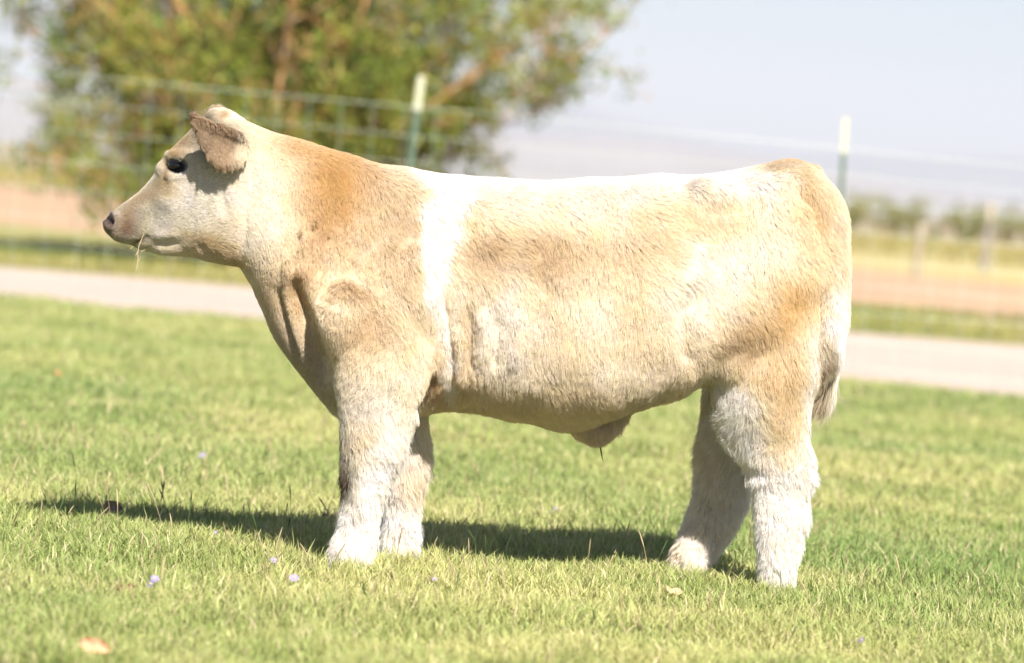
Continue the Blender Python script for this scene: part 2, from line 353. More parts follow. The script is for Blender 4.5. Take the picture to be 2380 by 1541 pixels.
# ears: a cupped leaf of real thickness, drooping forward
def ear(outline, Yb, Yt, thick, cup):
    pts = np.array(outline, float)                   # px polygon; depth by distance from the base
    base = np.array([572, 340.]); c = pts.mean(0)
    rings = [pts, c+(pts-c)*.62, c+(pts-c)*.28]
    dep = lambda p: Yb+(Yt-Yb)*min(1, np.linalg.norm(p-base)/150)
    V = []; F = []; T = []; n = len(pts)
    for side in (-1, 1):
        for ri, rg in enumerate(rings):
            for p in rg:
                tk = thick*(.35, .9, 1.)[ri]
                V.append(P(p[0], p[1], dep(p)+cup*(1-(1, .62, .28)[ri]**2)+side*tk/2))
        V.append(P(c[0], c[1], dep(c)+cup+side*thick/2))
    o = 3*n+1
    for s in (0, 1):
        for k_ in (0, 1):
            for j in range(n):
                q = (s*o+k_*n+j, s*o+k_*n+(j+1) % n, s*o+(k_+1)*n+(j+1) % n, s*o+(k_+1)*n+j); F.append(q if s else q[::-1])
        for j in range(n):
            t = (s*o+2*n+j, s*o+2*n+(j+1) % n, s*o+3*n); T.append(t if s else t[::-1])
    for j in range(n): F.append((j, (j+1) % n, o+(j+1) % n, o+j))
    parts.append((np.array(V), np.array(F), np.array(T)))
ear([(436, 266), (446, 260), (462, 266), (492, 280), (525, 290), (562, 305), (588, 330), (582, 362), (556, 378), (530, 381), (508, 380), (490, 376), (474, 356), (460, 330), (448, 302), (440, 282)], -.455, -.57, .028, .014)
ear([(476, 262), (484, 252), (500, 248), (528, 258), (552, 272), (550, 300), (520, 300), (492, 290)], -.27, -.18, .020, -.01)

V_, F_ = [], {3: [], 4: []}; o_ = 0
for v, q, t in parts:
    V_.append(v); F_[4].append(q+o_); F_[3].append(t+o_); o_ += len(v)
raw = mesh_np('calf_body', np.concatenate(V_), [np.concatenate(F_[4]), np.concatenate(F_[3])])
bm = bmesh.new(); bm.from_mesh(raw); bmesh.ops.recalc_face_normals(bm, faces=bm.faces); bm.to_mesh(raw); bm.free()
body = link('body', raw)
md = body.modifiers.new('r', 'REMESH'); md.mode = 'VOXEL'; md.voxel_size = .0075; md.use_smooth_shade = True
dg = bpy.context.evaluated_depsgraph_get(); dg.update()
bme = bpy.data.meshes.new_from_object(body.evaluated_get(dg)); body.modifiers.clear(); body.data = bme; bpy.data.meshes.remove(raw)
nv = len(bme.vertices); co = np.empty(nv*3, np.float32); bme.vertices.foreach_get('co', co); co = co.reshape(-1, 3).astype(float)
ed = np.empty(len(bme.edges)*2, np.int32); bme.edges.foreach_get('vertices', ed); ed = ed.reshape(-1, 2)
deg = np.bincount(ed.ravel(), minlength=nv)[:, None].astype(float)
def lap(a):
    s = np.zeros_like(a)
    for kx in range(a.shape[1]):
        s[:, kx] = np.bincount(ed[:, 0], a[ed[:, 1], kx], nv)+np.bincount(ed[:, 1], a[ed[:, 0], kx], nv)
    return s/deg-a
px, py = unP(co)
ss = lambda e0, e1, v: (lambda t: t*t*(3-2*t))(np.clip((v-e0)/(e1-e0), 0, 1))
headm = 1-ss(540, 640, px)                        # less smoothing on the head
wsm = (1-.75*headm)[:, None]
for it in range(16):
    co = co+.55*wsm*lap(co); co = co-.50*wsm*lap(co) if it % 2 else co
def normals():
    bme.vertices.foreach_set('co', co.astype(np.float32).ravel()); bme.update()
    a = np.empty(nv*3, np.float32); bme.vertex_normals.foreach_get('vector', a); return a.reshape(-1, 3).astype(float)
N = normals(); px, py = unP(co)
near = ss(.15, .55, -N[:, 1])                       # faces the viewer's side
nearside = (co[:, 1] < np.interp(px, [235, 600, 800, 1950], [-.37, -.37, -.31, -.02])).astype(float)
def seg_d(pl):
    best = np.full(nv, 1e9); par = np.zeros(nv); pl = np.array(pl, float); L = len(pl)-1
    for i in range(L):
        a, b = pl[i], pl[i+1]; ab = b-a; t = np.clip(((px-a[0])*ab[0]+(py-a[1])*ab[1])/(ab@ab), 0, 1)
        d_ = np.hypot(px-a[0]-t*ab[0], py-a[1]-t*ab[1]); k_ = d_ < best; best[k_] = d_[k_]; par[k_] = (i+t[k_])/L
    return best, par
def groove(pl, wpx, depth, mask=None):
    global co
    d_, t = seg_d(pl); fade = ss(0, .3, t)*ss(0, .3, 1-t)*1.05
    a = depth*np.exp(-(d_/wpx)**2)*np.minimum(fade, 1)*(nearside if mask is None else mask)
    co = co-N*a[:, None]
mask0 = nearside
groove([(682, 620), (692, 690), (716, 760), (742, 830), (765, 900)], 21, .034)      # in front of the shoulder
groove([(640, 640), (655, 720), (680, 790), (700, 850)], 8, .012)
groove([(700, 520), (690, 580), (676, 640)], 9, .018); groove([(735, 500), (722, 560), (700, 640)], 8, .018)
groove([(668, 530), (655, 600), (648, 660)], 7, .008); groove([(768, 520), (752, 580), (728, 660)], 9, .013)
groove([(665, 560), (668, 620), (664, 690), (690, 780), (730, 880)], 8, -.010)     # skin folds stand up between them
groove([(712, 520), (704, 590), (690, 650)], 7, -.014)
groove([(1030, 640), (1042, 730), (1052, 820), (1050, 890)], 9, .014)               # behind the elbow
groove([(1064, 740), (1072, 820), (1075, 900)], 8, -.013); groove([(1090, 690), (1095, 780), (1092, 880)], 9, .014)
groove([(1125, 690), (1128, 780), (1120, 860)], 10, -.010); groove([(1160, 700), (1160, 790), (1150, 860)], 10, .012)
groove([(1200, 700), (1200, 780), (1190, 850)], 10, -.009); groove([(960, 960), (985, 925), (1010, 880), (1022, 850)], 12, .018)
groove([(1240, 540), (1250, 620), (1262, 700)], 22, .008)
groove([(1600, 640), (1585, 730), (1590, 800), (1612, 870)], 22, .016)              # flank hollow
groove([(1620, 520), (1605, 590), (1598, 650)], 26, .010)
groove([(1635, 840), (1690, 805), (1760, 800)], 22, .004)
groove([(1830, 420), (1880, 470), (1905, 540), (1915, 620)], 12, .012); groove([(1915, 640), (1912, 700), (1905, 800), (1896, 900)], 8, .022)
groove([(880, 520), (872, 620), (880, 700)], 16, .008); groove([(780, 655), (765, 690), (790, 710)], 12, .006)
groove([(955, 1000), (930, 1060), (900, 1110)], 9, .006)
groove([(1690, 1010), (1740, 1070), (1790, 1090)], 14, .006); groove([(1870, 960), (1880, 1040), (1868, 1110)], 9, .007)
# face
groove([(290, 568), (318, 562), (336, 551), (350, 552)], 4.5, .009); groove([(350, 560), (375, 568), (400, 567), (425, 561)], 8, .005)   # mouth and jowl line
groove([(300, 572), (318, 565), (332, 556)], 3.5, .005)
groove([(345, 548), (380, 545), (420, 540)], 9, -.006)
groove([(350, 577), (390, 582), (430, 585)], 10, -.005)
groove([(455, 560), (480, 590), (520, 605)], 9, .006); groove([(500, 420), (515, 470), (520, 520)], 12, .006)
groove([(300, 490), (330, 505), (370, 500)], 14, .004); groove([(345, 450), (375, 470), (420, 490)], 14, -.004)
d_, _ = seg_d([(396, 387), (420, 383)]); k_ = nearside
co = co-N*(.010*np.exp(-(d_/15)**2)*k_)[:, None]+N*(.006*np.exp(-((d_-26)/8)**2)*k_)[:, None]
groove([(384, 372), (404, 364), (428, 370)], 6, -.004)                                # brow
groove([(384, 398), (378, 412), (390, 430)], 4, .005)
d_, _ = seg_d([(253, 508), (257, 517)]); co = co-N*(.016*np.exp(-(d_/6.5)**2)*k_)[:, None]; co = co+N*(.004*np.exp(-((d_-13)/5)**2)*k_)[:, None]
# soft unevenness of flesh
nzv = nnoise(co, .16, 3)-.5; nz2 = nnoise(co, .06, 4)-.5
bodyw = (1-headm); co = co+N*((nzv*.016+nz2*.006)*bodyw)[:, None]
co = co+.3*(1-.8*headm)[:, None]*lap(co)
N = normals(); px, py = unP(co)

# ---- the coat's own markings (side-view ellipses, same for skin and hair)
CREAM = (.78, .655, .52); WHITE = (.86, .83, .77); TAN = (.45, .29, .15); ORG = (.48, .26, .085); GOLD = (.64, .40, .14); TAUPE = (.43, .34, .26); BRN = (.16, .10, .055); PALE = (.72, .69, .64); LCREAM = (.82, .755, .66)
MARKS = [  # x, y, rx, ry, tilt deg, colour, strength
 (1300, 410, 420, 26, 0, WHITE, .95), (1690, 425, 170, 40, 0, WHITE, .9), (1350, 440, 330, 40, 0, LCREAM, .7), (950, 400, 90, 25, 6, LCREAM, .8),
 (620, 450, 60, 130, 0, LCREAM, .5), (770, 410, 95, 90, 10, ORG, 1.), (755, 500, 60, 90, 15, ORG, .8), (700, 335, 85, 30, 20, ORG, .7), (850, 420, 40, 60, 0, ORG, .35),
 (850, 560, 60, 90, 0, TAN, .3), (940, 500, 65, 110, 0, TAN, .42), (700, 640, 30, 60, 5, ORG, .7), (690, 690, 22, 90, -12, TAN, .8), (640, 700, 40, 110, -18, TAN, .5), (680, 820, 45, 90, -28, TAUPE, .8), (740, 910, 35, 70, -30, TAUPE, .9),
 (812, 668, 38, 32, 0, TAN, .75), (772, 690, 18, 28, 0, TAN, .5), (860, 770, 80, 55, 0, TAN, .55), (860, 740, 30, 40, 0, ORG, .4), (950, 640, 60, 90, 0, TAN, .28), (800, 700, 14, 14, 0, LCREAM, .7), (900, 880, 90, 60, 0, LCREAM, .4),
 (1130, 570, 60, 40, 20, TAN, .7), (1110, 600, 50, 60, 0, ORG, .2), (1255, 610, 60, 110, 8, TAN, .8), (1330, 560, 130, 50, 5, TAN, .38), (1400, 640, 110, 90, 0, TAN, .2), (1450, 840, 90, 50, 0, LCREAM, .5), (1180, 800, 70, 90, 0, LCREAM, .5), (1400, 500, 160, 40, 0, LCREAM, .5), (1560, 680, 60, 80, 0, LCREAM, .5), (1320, 780, 70, 50, 0, ORG, .3), (1250, 905, 200, 30, 5, TAN, .22),
 (1640, 485, 80, 42, 5, TAN, .5), (1500, 560, 80, 60, 0, TAN, .3), (1470, 770, 60, 70, 0, TAN, .35), (1670, 620, 120, 90, 10, LCREAM, .75), (1190, 700, 60, 80, 0, LCREAM, .6), (1380, 720, 60, 60, 0, LCREAM, .5), (1250, 480, 150, 40, 0, LCREAM, .6), (1620, 720, 70, 80, 0, LCREAM, .6), (1780, 560, 70, 80, 0, LCREAM, .6), (1520, 430, 200, 35, 0, LCREAM, .7),
 (1850, 690, 65, 55, 0, GOLD, .85), (1790, 750, 90, 40, -10, GOLD, .55), (1710, 790, 80, 50, -25, TAN, .75), (1810, 880, 80, 90, 0, GOLD, .45), (1820, 980, 50, 80, 0, GOLD, .25), (1250, 760, 260, 120, 0, LCREAM, .45), (1700, 960, 60, 100, -15, WHITE, .85), (1745, 1080, 60, 70, 0, LCREAM, .6), (1895, 850, 30, 140, 0, WHITE, .6),
 (1810, 372, 75, 22, -8, TAN, .75), (1890, 440, 28, 75, -20, TAN, .6), (1880, 480, 40, 80, -15, GOLD, .3), (1940, 520, 18, 80, -8, (.62, .48, .40), .6),
 (1810, 1130, 150, 130, 0, WHITE, .9), (1690, 1000, 45, 120, -15, WHITE, .8), (1890, 1010, 22, 130, 0, WHITE, .8), (870, 1010, 120, 110, 0, LCREAM, .95), (1815, 1000, 36, 60, 0, GOLD, .2), (1600, 1150, 90, 130, 0, LCREAM, .7), (1800, 1320, 120, 120, 0, WHITE, .95), (1700, 1060, 60, 60, 0, LCREAM, .5), (1640, 1130, 60, 130, 0, LCREAM, .5), (1600, 1300, 90, 70, 0, WHITE, .75), (1625, 980, 30, 90, 0, TAN, .5), (1570, 1270, 25, 50, 30, (.62, .46, .34), .5),
 (850, 1120, 130, 130, 0, WHITE, .95), (830, 1250, 110, 120, 0, WHITE, .85), (830, 1010, 30, 50, 0, TAN, .4), (806, 1092, 24, 52, 0, (.035, .016, .008), 1.), (800, 1030, 14, 36, 0, BRN, .7), (775, 1275, 16, 40, 15, TAN, .5),
 (950, 1090, 50, 60, 0, TAN, .2), (960, 1130, 30, 40, 0, ORG, .3), (930, 1230, 60, 90, 0, WHITE, .8), (1030, 880, 30, 45, 10, ORG, .8), (1085, 780, 10, 90, 0, TAN, .5), (1060, 700, 12, 120, 0, LCREAM, .4),
 (1945, 760, 26, 110, 0, WHITE, 1.), (1955, 900, 14, 90, 0, WHITE, .9), (1918, 850, 17, 60, 5, (.30, .19, .12), .9), (1915, 930, 16, 30, 0, TAN, .6), (1400, 1010, 60, 40, 0, (.55, .42, .33), .6), (1500, 930, 80, 30, -25, TAUPE, .4),
 # head
 (450, 460, 130, 120, 0, PALE, .9), (330, 520, 90, 60, 0, PALE, .9), (400, 340, 50, 28, -40, TAN, .9), (382, 412, 10, 30, 15, TAN, .6), (292, 522, 42, 38, 0, (.17, .085, .045), .95), (320, 470, 50, 14, -38, TAN, .5), (360, 455, 50, 20, -30, TAN, .3), (600, 560, 90, 60, 0, CREAM, .8), (500, 585, 75, 24, 12, ORG, .55), (545, 600, 40, 20, 0, TAN, .6),
 (455, 555, 40, 12, 20, TAN, .5), (590, 480, 60, 110, 0, LCREAM, .8), (505, 335, 56, 50, 30, (.05, .028, .016), 1.), (470, 295, 40, 26, 30, (.065, .040, .025), .9), (560, 350, 26, 30, 0, CREAM, .8), (520, 268, 34, 16, 20, LCREAM, .8), (505, 268, 10, 10, 0, TAN, .9),
 (400, 364, 24, 6, 5, LCREAM, .7), (382, 392, 7, 14, 10, (.33, .21, .15), .8), (313, 563, 18, 8, -10, (.30, .25, .21), .8), (440, 590, 60, 10, 0, CREAM, .5)]
def coat_color(x, y, y3, wob):
    c = coat_mix(x, y, y3, wob)
    e = (1-ss(-.480, -.466, y3))*ss(425, 432, x)*(1-.9*ss(525, 590, x+.3*(y-320)))*(y < 395)*(y > 250)
    n_ = (wob[:, 0]+.5)[:, None]; e = e[:, None]
    return c*(1-e)+e*(np.array([.23, .145, .095])*(.75+.6*n_))
def coat_mix(x, y, y3, wob):
    n = len(x); c = np.tile(np.array(CREAM), (n, 1))
    x = x+wob[:, 0]*26; y = y+wob[:, 1]*26
    # the white belt: narrowing towards the elbow
    bx = np.interp(y, [400, 480, 560, 640, 740, 830, 900], [1045, 1030, 1012, 1006, 1022, 1042, 1052]); bw = np.interp(y, [400, 440, 520, 600, 740, 830, 900, 940], [80, 62, 42, 30, 23, 18, 15, 2])
    for mx, my, rx, ry, tl, cc, st in MARKS:
        a = R(tl); dx, dy = x-mx, y-my; u_ = (dx*math.cos(a)+dy*math.sin(a))/rx; v_ = (-dx*math.sin(a)+dy*math.cos(a))/ry
        r2 = u_*u_+v_*v_; f = st*np.exp(-r2**1.2*.8)[:, None]; c = c*(1-f)+np.array(cc)*f
    f = (1-ss(.55, 1.45, np.abs(x+wob[:, 1]*30-bx)/bw))*(y < 960); f = f[:, None]; f = f*(.70+.30*(1-ss(560, 760, y)))[:, None]; c = c*(1-f)+np.array(WHITE)*f
    return c
def face_dark(x, y):      # eye rim, nostril and nose leather: sharp-edged
    e = np.hypot((x-409)/28, (y-386)/20); eye = 1-ss(.75, 1.05, e)
    nose = (1-ss(-3, 4, x-np.interp(y, [480, 492, 500, 515, 530, 545, 560], [252, 262, 266, 267, 262, 256, 255])))*(y < 556)*(y > 480)
    return eye, nose
wob = np.stack([nnoise(co, .05, 11)-.5, nnoise(co, .05, 12)-.5], 1)
cc = coat_color(px, py, co[:, 1], wob); e_, n_ = face_dark(px, py)
cc = cc*(1-e_[:, None])+np.array([.022, .018, .016])*e_[:, None]; cc = cc*(1-n_[:, None])+np.array([.17, .115, .09])*n_[:, None]
nd, _ = seg_d([(253, 506), (257, 518)]); nn_ = np.exp(-(nd/5.5)**2)[:, None]*nearside[:, None]; cc = cc*(1-nn_)+np.array([.012, .008, .008])*nn_
skin_c = cc*(.56+.04*(1-ss(560, 640, px)))[:, None]  # skin darkened: the shade under the hair is put into its colour
a = bme.color_attributes.new('tint', 'FLOAT_COLOR', 'POINT'); q = np.ones((nv, 4), np.float32); q[:, :3] = skin_c; a.data.foreach_set('color', q.ravel())
a = bme.attributes.new('gloss', 'FLOAT', 'POINT'); a.data.foreach_set('value', np.maximum(n_, e_*.8).astype(np.float32))
m = NM('calf_skin', .75, .25); at = m.n('ShaderNodeAttribute'); at.attribute_name = 'tint'; g = m.n('ShaderNodeAttribute'); g.attribute_name = 'gloss'
m.color(at.outputs['Color']); mr = m.n('ShaderNodeMapRange'); m.l(g.outputs['Fac'], mr.inputs[0]); mr.inputs[3].default_value = .8; mr.inputs[4].default_value = .32; m.l(mr.outputs[0], m.b.inputs['Roughness'])
nz = m.noise(420, 3); m.bump(nz.outputs[0], .35, .002)
bme.materials.clear(); bme.materials.append(m.m)
calf = empty('calf', tuple(map(float, (P(1330, 1350, -.14)*np.array([1, 1, 0])))))
tag(calf, 'cream and tan fluffy calf with a white belt, standing side-on on the lawn, facing left', 'calf')
body.parent = calf; body.matrix_parent_inverse = Matrix.Translation(-calf.location)

# ---- hair
hmat = NM('calf_hair', .6, .18); ha = hmat.n('ShaderNodeAttribute'); ha.attribute_name = 'hair_color'; hmat.color(ha.outputs['Color'])
out = hmat.t.nodes['Material Output']; tr = hmat.n('ShaderNodeBsdfTranslucent'); mx = hmat.n('ShaderNodeMixShader'); mx.inputs[0].default_value = .45
hmat.l(ha.outputs['Color'], tr.inputs[0]); hmat.l(hmat.b.outputs[0], mx.inputs[1]); hmat.l(tr.outputs[0], mx.inputs[2]); hmat.l(mx.outputs[0], out.inputs[0])
bme.calc_loop_triangles(); nt_ = len(bme.loop_triangles); tri = np.empty(nt_*3, np.int32); bme.loop_triangles.foreach_get('vertices', tri); tri = tri.reshape(-1, 3)
def grow(name, n, label, density, props, seg=5, clump_ratio=8):
    A, B, C = co[tri[:, 0]], co[tri[:, 1]], co[tri[:, 2]]; area = np.linalg.norm(np.cross(B-A, C-A), axis=1)/2
    cx, cy = unP((A+B+C)/3); nrm = (N[tri[:, 0]]+N[tri[:, 1]]+N[tri[:, 2]])/3
    wgt = area*density(cx, cy, (A+B+C)/3, nrm); wgt /= wgt.sum()
    ti = rng.choice(nt_, n, p=wgt); r1 = np.sqrt(rng.random(n)); r2 = rng.random(n); w0, w1, w2 = (1-r1)[:, None], (r1*(1-r2))[:, None], (r1*r2)[:, None]
    p0 = A[ti]*w0+B[ti]*w1+C[ti]*w2; nn = N[tri[ti, 0]]*w0+N[tri[ti, 1]]*w1+N[tri[ti, 2]]*w2; nn /= np.linalg.norm(nn, axis=1)[:, None]
    x, y = unP(p0)
    L, lift, D, rad, clump, jit = props(x, y, p0, nn)
    D = D-nn*(D*nn).sum(1)[:, None]; D /= np.linalg.norm(D, axis=1)[:, None]+1e-6
    D = D+rng.normal(0, 1, (n, 3))*jit[:, None]; D = D-nn*(D*nn).sum(1)[:, None]; D /= np.linalg.norm(D, axis=1)[:, None]+1e-6
    L = L*rng.uniform(.65, 1.2, n)
    T = np.linspace(0, 1, seg); pts = np.empty((n, seg, 3))
    ph = rng.uniform(0, 6.28, n); wv = np.cross(D, nn)
    for i, t in enumerate(T):
        up = lift*(t-.28*t*t)
        pts[:, i] = p0-nn*.0004+L[:, None]*(D*(t*np.sqrt(np.maximum(1-lift**2*.5, .2)))[:, None]+nn*up[:, None]+wv*(.10*np.sin(ph+t*3.5)*t)[:, None]); pts[:, i] += (np.array([0, 0, -1.])+nn*nn[:, 2:3])*(L*.12*t*t)[:, None]
    # clumping
    nc = n//clump_ratio; ci = rng.choice(n, nc, replace=False); kd = kdtree.KDTree(nc)
    for i, k_ in enumerate(ci): kd.insert(Vector(p0[k_]), i)
    kd.balance(); own = ci[np.fromiter((kd.find(Vector(p))[1] for p in p0), int, n)]
    for i, t in enumerate(T):
        tgt = pts[own, i]; pts[:, i] += (tgt-pts[:, i])*(clump*(t**1.3))[:, None]
    wb = np.stack([nnoise(p0, .05, 11)-.5, nnoise(p0, .05, 12)-.5], 1)
    colr = coat_color(x, y, p0[:, 1], wb)
    e1, n1 = face_dark(x, y); colr = colr*(1-e1[:, None])+np.array([.03, .025, .02])*e1[:, None]
    cv = rng.normal(1, .06, n)*(1+(nnoise(p0[own], .004, 40)-.5)*.24)
    root_d = nnoise(p0, .02, 41)
    colr = np.where(e1[:, None]+n1[:, None] > .2, colr, np.clip(colr, 0, 1)**.66*(np.array([1.03, 1.0, .885])+np.array([0, 0, .115])*np.clip((colr.min(1)-.50)/.18, 0, 1)[:, None]))*cv[:, None]; colr[:, 2] *= (1-.12*(root_d-.5)); colr = np.clip(colr, .01, .93)
    hc = bpy.data.hair_curves.new(name); hc.add_curves([seg]*n)
    hc.attributes['position'].data.foreach_set('vector', pts.astype(np.float32).ravel())
    ra = hc.attributes.get('radius') or hc.attributes.new('radius', 'FLOAT', 'POINT')
    prof = np.array([1, 1, .9, .65, .15]) if seg == 5 else np.linspace(1, .15, seg)
    ra.data.foreach_set('value', (rad[:, None]*prof[None]).astype(np.float32).ravel())
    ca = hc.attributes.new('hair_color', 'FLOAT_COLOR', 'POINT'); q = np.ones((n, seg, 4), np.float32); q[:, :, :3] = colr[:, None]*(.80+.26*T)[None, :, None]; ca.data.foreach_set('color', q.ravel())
    hc.materials.append(hmat.m); o = bpy.data.objects.new(name, hc); col.objects.link(o); o.parent = calf; o.matrix_parent_inverse = Matrix.Translation(-calf.location)
    if label: o['label'] = label
    return o
def gi(x, y, mx, my, rx, ry): return np.exp(-(((x-mx)/rx)**2+((y-my)/ry)**2))
def coat_props(x, y, p, nn):
    n = len(x); head = 1-ss(520, 620, x+.15*(y-400)); neck = (1-ss(640, 900, x))*(1-head)
    legm = ss(930, 1040, y); ear_m = np.clip(gi(x, y, 510, 325, 75, 60)*1.6, 0, 1)*(p[:, 1] < -.46)
    topl = np.exp(-((y-np.interp(x, [600, 940, 1300, 1740, 1840, 1900], [290, 382, 412, 385, 360, 400]))/40)**2)
    L = .034+.002*np.sin(x/60); L = L*(1-.5*topl); L = L*(1-.45*neck)
    L = L*(1-legm)+.050*legm; L = L*(1-head)+head*.010
    L = np.where(ear_m > .4, .014+.013*ss(345, 375, y), L); jaw = gi(x, y, 530, 590, 60, 30); L = np.maximum(L, .018*jaw)
    edge = gi(x, y, 1885, 1185, 18, 18)*.02+gi(x, y, 875, 1235, 15, 18)*.012+gi(x, y, 1700, 1240, 18, 20)*.015+gi(x, y, 960, 1050, 60, 80)*.012+gi(x, y, 1690, 1000, 60, 90)*.012; L = (L+edge)*(1-.55*gi(x, y, 1400, 1020, 60, 40))
    L = L*(1-.35*ss(1240, 1330, y)); poll = gi(x, y, 505, 255, 60, 25); L = np.maximum(L, .022*poll); L = np.maximum(L, .016*gi(x, y, 1840, 365, 60, 30))
    tail = ss(1928, 1945, x)*ss(560, 700, y); L = L+tail*.014
    brk = gi(x, y, 690, 800, 60, 140); L = L*(1-.5*brk)
    e1, n1 = face_dark(x, y); L = L*(1-.9*n1)*(1-.6*e1)
    lift = .46+.28*legm-.06*topl; lift = lift*(1-.12*head)+.10*poll
    # comb: down and back, with swirls
    s1 = nnoise(np.stack([x, y], 1), 120, 51)-.5; s2 = nnoise(np.stack([x, y], 1), 38, 52)-.5
    ang = -62-18*ss(500, 900, y)+topl*45; ang = ang+s1*62+s2*48
    ang = ang-40*gi(x, y, 1660, 480, 80, 60)+50*gi(x, y, 1560, 600, 80, 90)-10*neck
    ang = np.where(y > 950, -74+s2*50, ang)
    rearedge = gi(x, y, 930, 1060, 40, 80); ang = ang+25*rearedge
    frontedge = gi(x, y, 1690, 990, 50, 110)+gi(x, y, 1620, 1100, 30, 160); ang = ang-75*np.clip(frontedge, 0, 1)
    ang = ang*(1-head)+head*(20+s2*60)
    ang = np.where(ear_m > .4, -75+s2*100, ang)
    an = np.radians(ang); D = np.stack([np.cos(an), np.zeros(n), np.sin(an)], 1)
    rad = np.where(head > .5, .00034, .00040)+.00012*legm
    clump = .36+.12*legm+.20*nnoise(np.stack([x, y], 1), 50, 53)-.15*topl; clump = clump*(1-.4*neck); clump = np.clip(clump, 0, .8); clump[head > .5] = .3
    clump = np.where((ear_m > .4) | (jaw > .4), .65, clump)
    return L, lift, D, rad, clump, .20+.06*legm
def coat_den(x, y, p, nn):
    head = 1-ss(540, 620, x); e1, n1 = face_dark(x, y)
    return (.45+.75*ss(-.2, .4, -nn[:, 1]))*(1+1.8*head+.6*(1-ss(700, 900, x)))*(1-.97*n1)*(1-.9*e1)+.3*ss(930, 1040, y)
import time; _t = time.time()
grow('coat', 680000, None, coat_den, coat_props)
def sw_props(x, y, p, nn):
    n = len(x); ang = np.radians(-88+rng.normal(0, 5, n)); D = np.stack([np.cos(ang), np.zeros(n), np.sin(ang)], 1)
    L = .05+.055*ss(740, 880, y)
    return L, np.full(n, .28), D, np.full(n, .0006), np.full(n, .55), np.full(n, .12)
grow('tail_switch', 6500, 'long white and brown hair at the end of the tail', lambda x, y, p, nn: (ss(1905, 1912, x)*ss(650, 740, y)*(y < 960)*(np.abs(p[:, 1]+.035) < .05))+1e-9, sw_props, seg=7, clump_ratio=30)

# ---- eyes
def sphere(name, c, rx, ry, rz, mat, parent, seg=32):
    bm = bmesh.new(); bmesh.ops.create_uvsphere(bm, u_segments=seg, v_segments=seg//2, radius=1)
    for v in bm.verts: v.co = Vector((v.co.x*rx, v.co.y*ry, v.co.z*rz))+Vector(c)
    me = bpy.data.meshes.new(name); bm.to_mesh(me); bm.free(); return link(name, me, mat, parent, True)
m = NM('eye_black', .06, .6); m.color((.008, .006, .006)); eyem = m.m
from mathutils.bvhtree import BVHTree
bvh = BVHTree.FromPolygons([Vector(v) for v in co], [tuple(t) for t in tri])
o3 = Vector((0, -CAM_D, CAM_H)); tgt = Vector(P(409, 384, -.5)); hit = bvh.ray_cast(o3, (tgt-o3).normalized())[0]
sphere('eye', hit+Vector((0, .0105, 0)), .0225, .021, .0180, eyem, calf)
hit2 = Vector((hit.x+.004, -.72-hit.y, hit.z)); sphere('eye', hit2+Vector((0, -.0135, 0)), .0235, .021, .0165, eyem, calf)
# ---- hooves, mostly lost in the grass
m = NM('hoof', .5, .4); nz = m.noise(60, 3); m.color(m.ramp(nz.outputs[0], [(.3, (.10, .075, .05)), (.7, (.22, .17, .12))]).outputs[0]); hoofm = m.m
def hoof(cx, cy, w_, l_):
    bm = bmesh.new()
    for s in (-1, 1):
        rings = []
        for z, k_ in ((0.0, 1.0), (.02, .97), (.042, .86), (.055, .7)):
            r_ = [bm.verts.new((cx-l_*.15*(1-z/.06)+l_*k_*.55*math.cos(a_)*(1.15 if math.cos(a_) < 0 else .8), cy+s*w_*.27+w_*.24*k_*math.sin(a_), z)) for a_ in np.linspace(0, 2*math.pi, 14, endpoint=False)]
            rings.append(r_)
        for a_, b_ in zip(rings, rings[1:]):
            for j in range(14): bm.faces.new((a_[j], a_[(j+1) % 14], b_[(j+1) % 14], b_[j]))
        bm.faces.new(rings[-1]); bm.faces.new(rings[0][::-1])
    me = bpy.data.meshes.new('hoof'); bm.to_mesh(me); bm.free(); link('hoof', me, hoofm, calf, True)
for fx, fy, Y in ((808, 1330, -.43), (928, 1320, -.15), (1805, 1385, -.12), (1590, 1350, .12)):
    q = P(fx, fy, Y); hoof(q[0]+.012, Y, .085, .085)
# ---- straw in the mouth
def strand(pl, Y, r, mat, name, parent=None, dy=0):
    v, f = tube([P(a_, b_, Y+dy*i) for i, (a_, b_) in enumerate(pl)], r if hasattr(r, '__len__') else [r]*len(pl), 6); return (v, f)
m = NM('straw', .7, .2); nz = m.noise(200, 2); m.color(m.ramp(nz.outputs[0], [(.3, (.42, .31, .16)), (.7, (.60, .47, .28))]).outputs[0]); strawm = m.m
ys = -.425
V, F = join([strand([(334, 545), (329, 556), (322, 574), (320, 590), (321, 600), (319, 612), (321, 622)], ys, [.0008, .001, .001, .001, .001, .0008, .0005], strawm, ''),
             strand([(338, 580), (330, 584), (323, 592), (327, 600), (321, 606), (318, 618), (316, 630)], ys-.004, .0007, strawm, ''), strand([(309, 573), (303, 579)], ys, .0009, strawm, ''), strand([(321, 584), (315, 594)], ys, .0009, strawm, '')])
tag(link('straw_wisp', mesh_np('straw_wisp', V, F), strawm), "wisp of dry straw dangling from the calf's mouth", 'straw')
m = NM('dark_hair', .6, .2); m.color((.10, .05, .03)); V, F = strand([(1393, 1030), (1397, 1052), (1399, 1064), (1402, 1074)], -.14, [.0022, .0022, .0014, .0003], None, '')
link('sheath_hair', mesh_np('sheath_hair', V, [F]), m.m, calf)

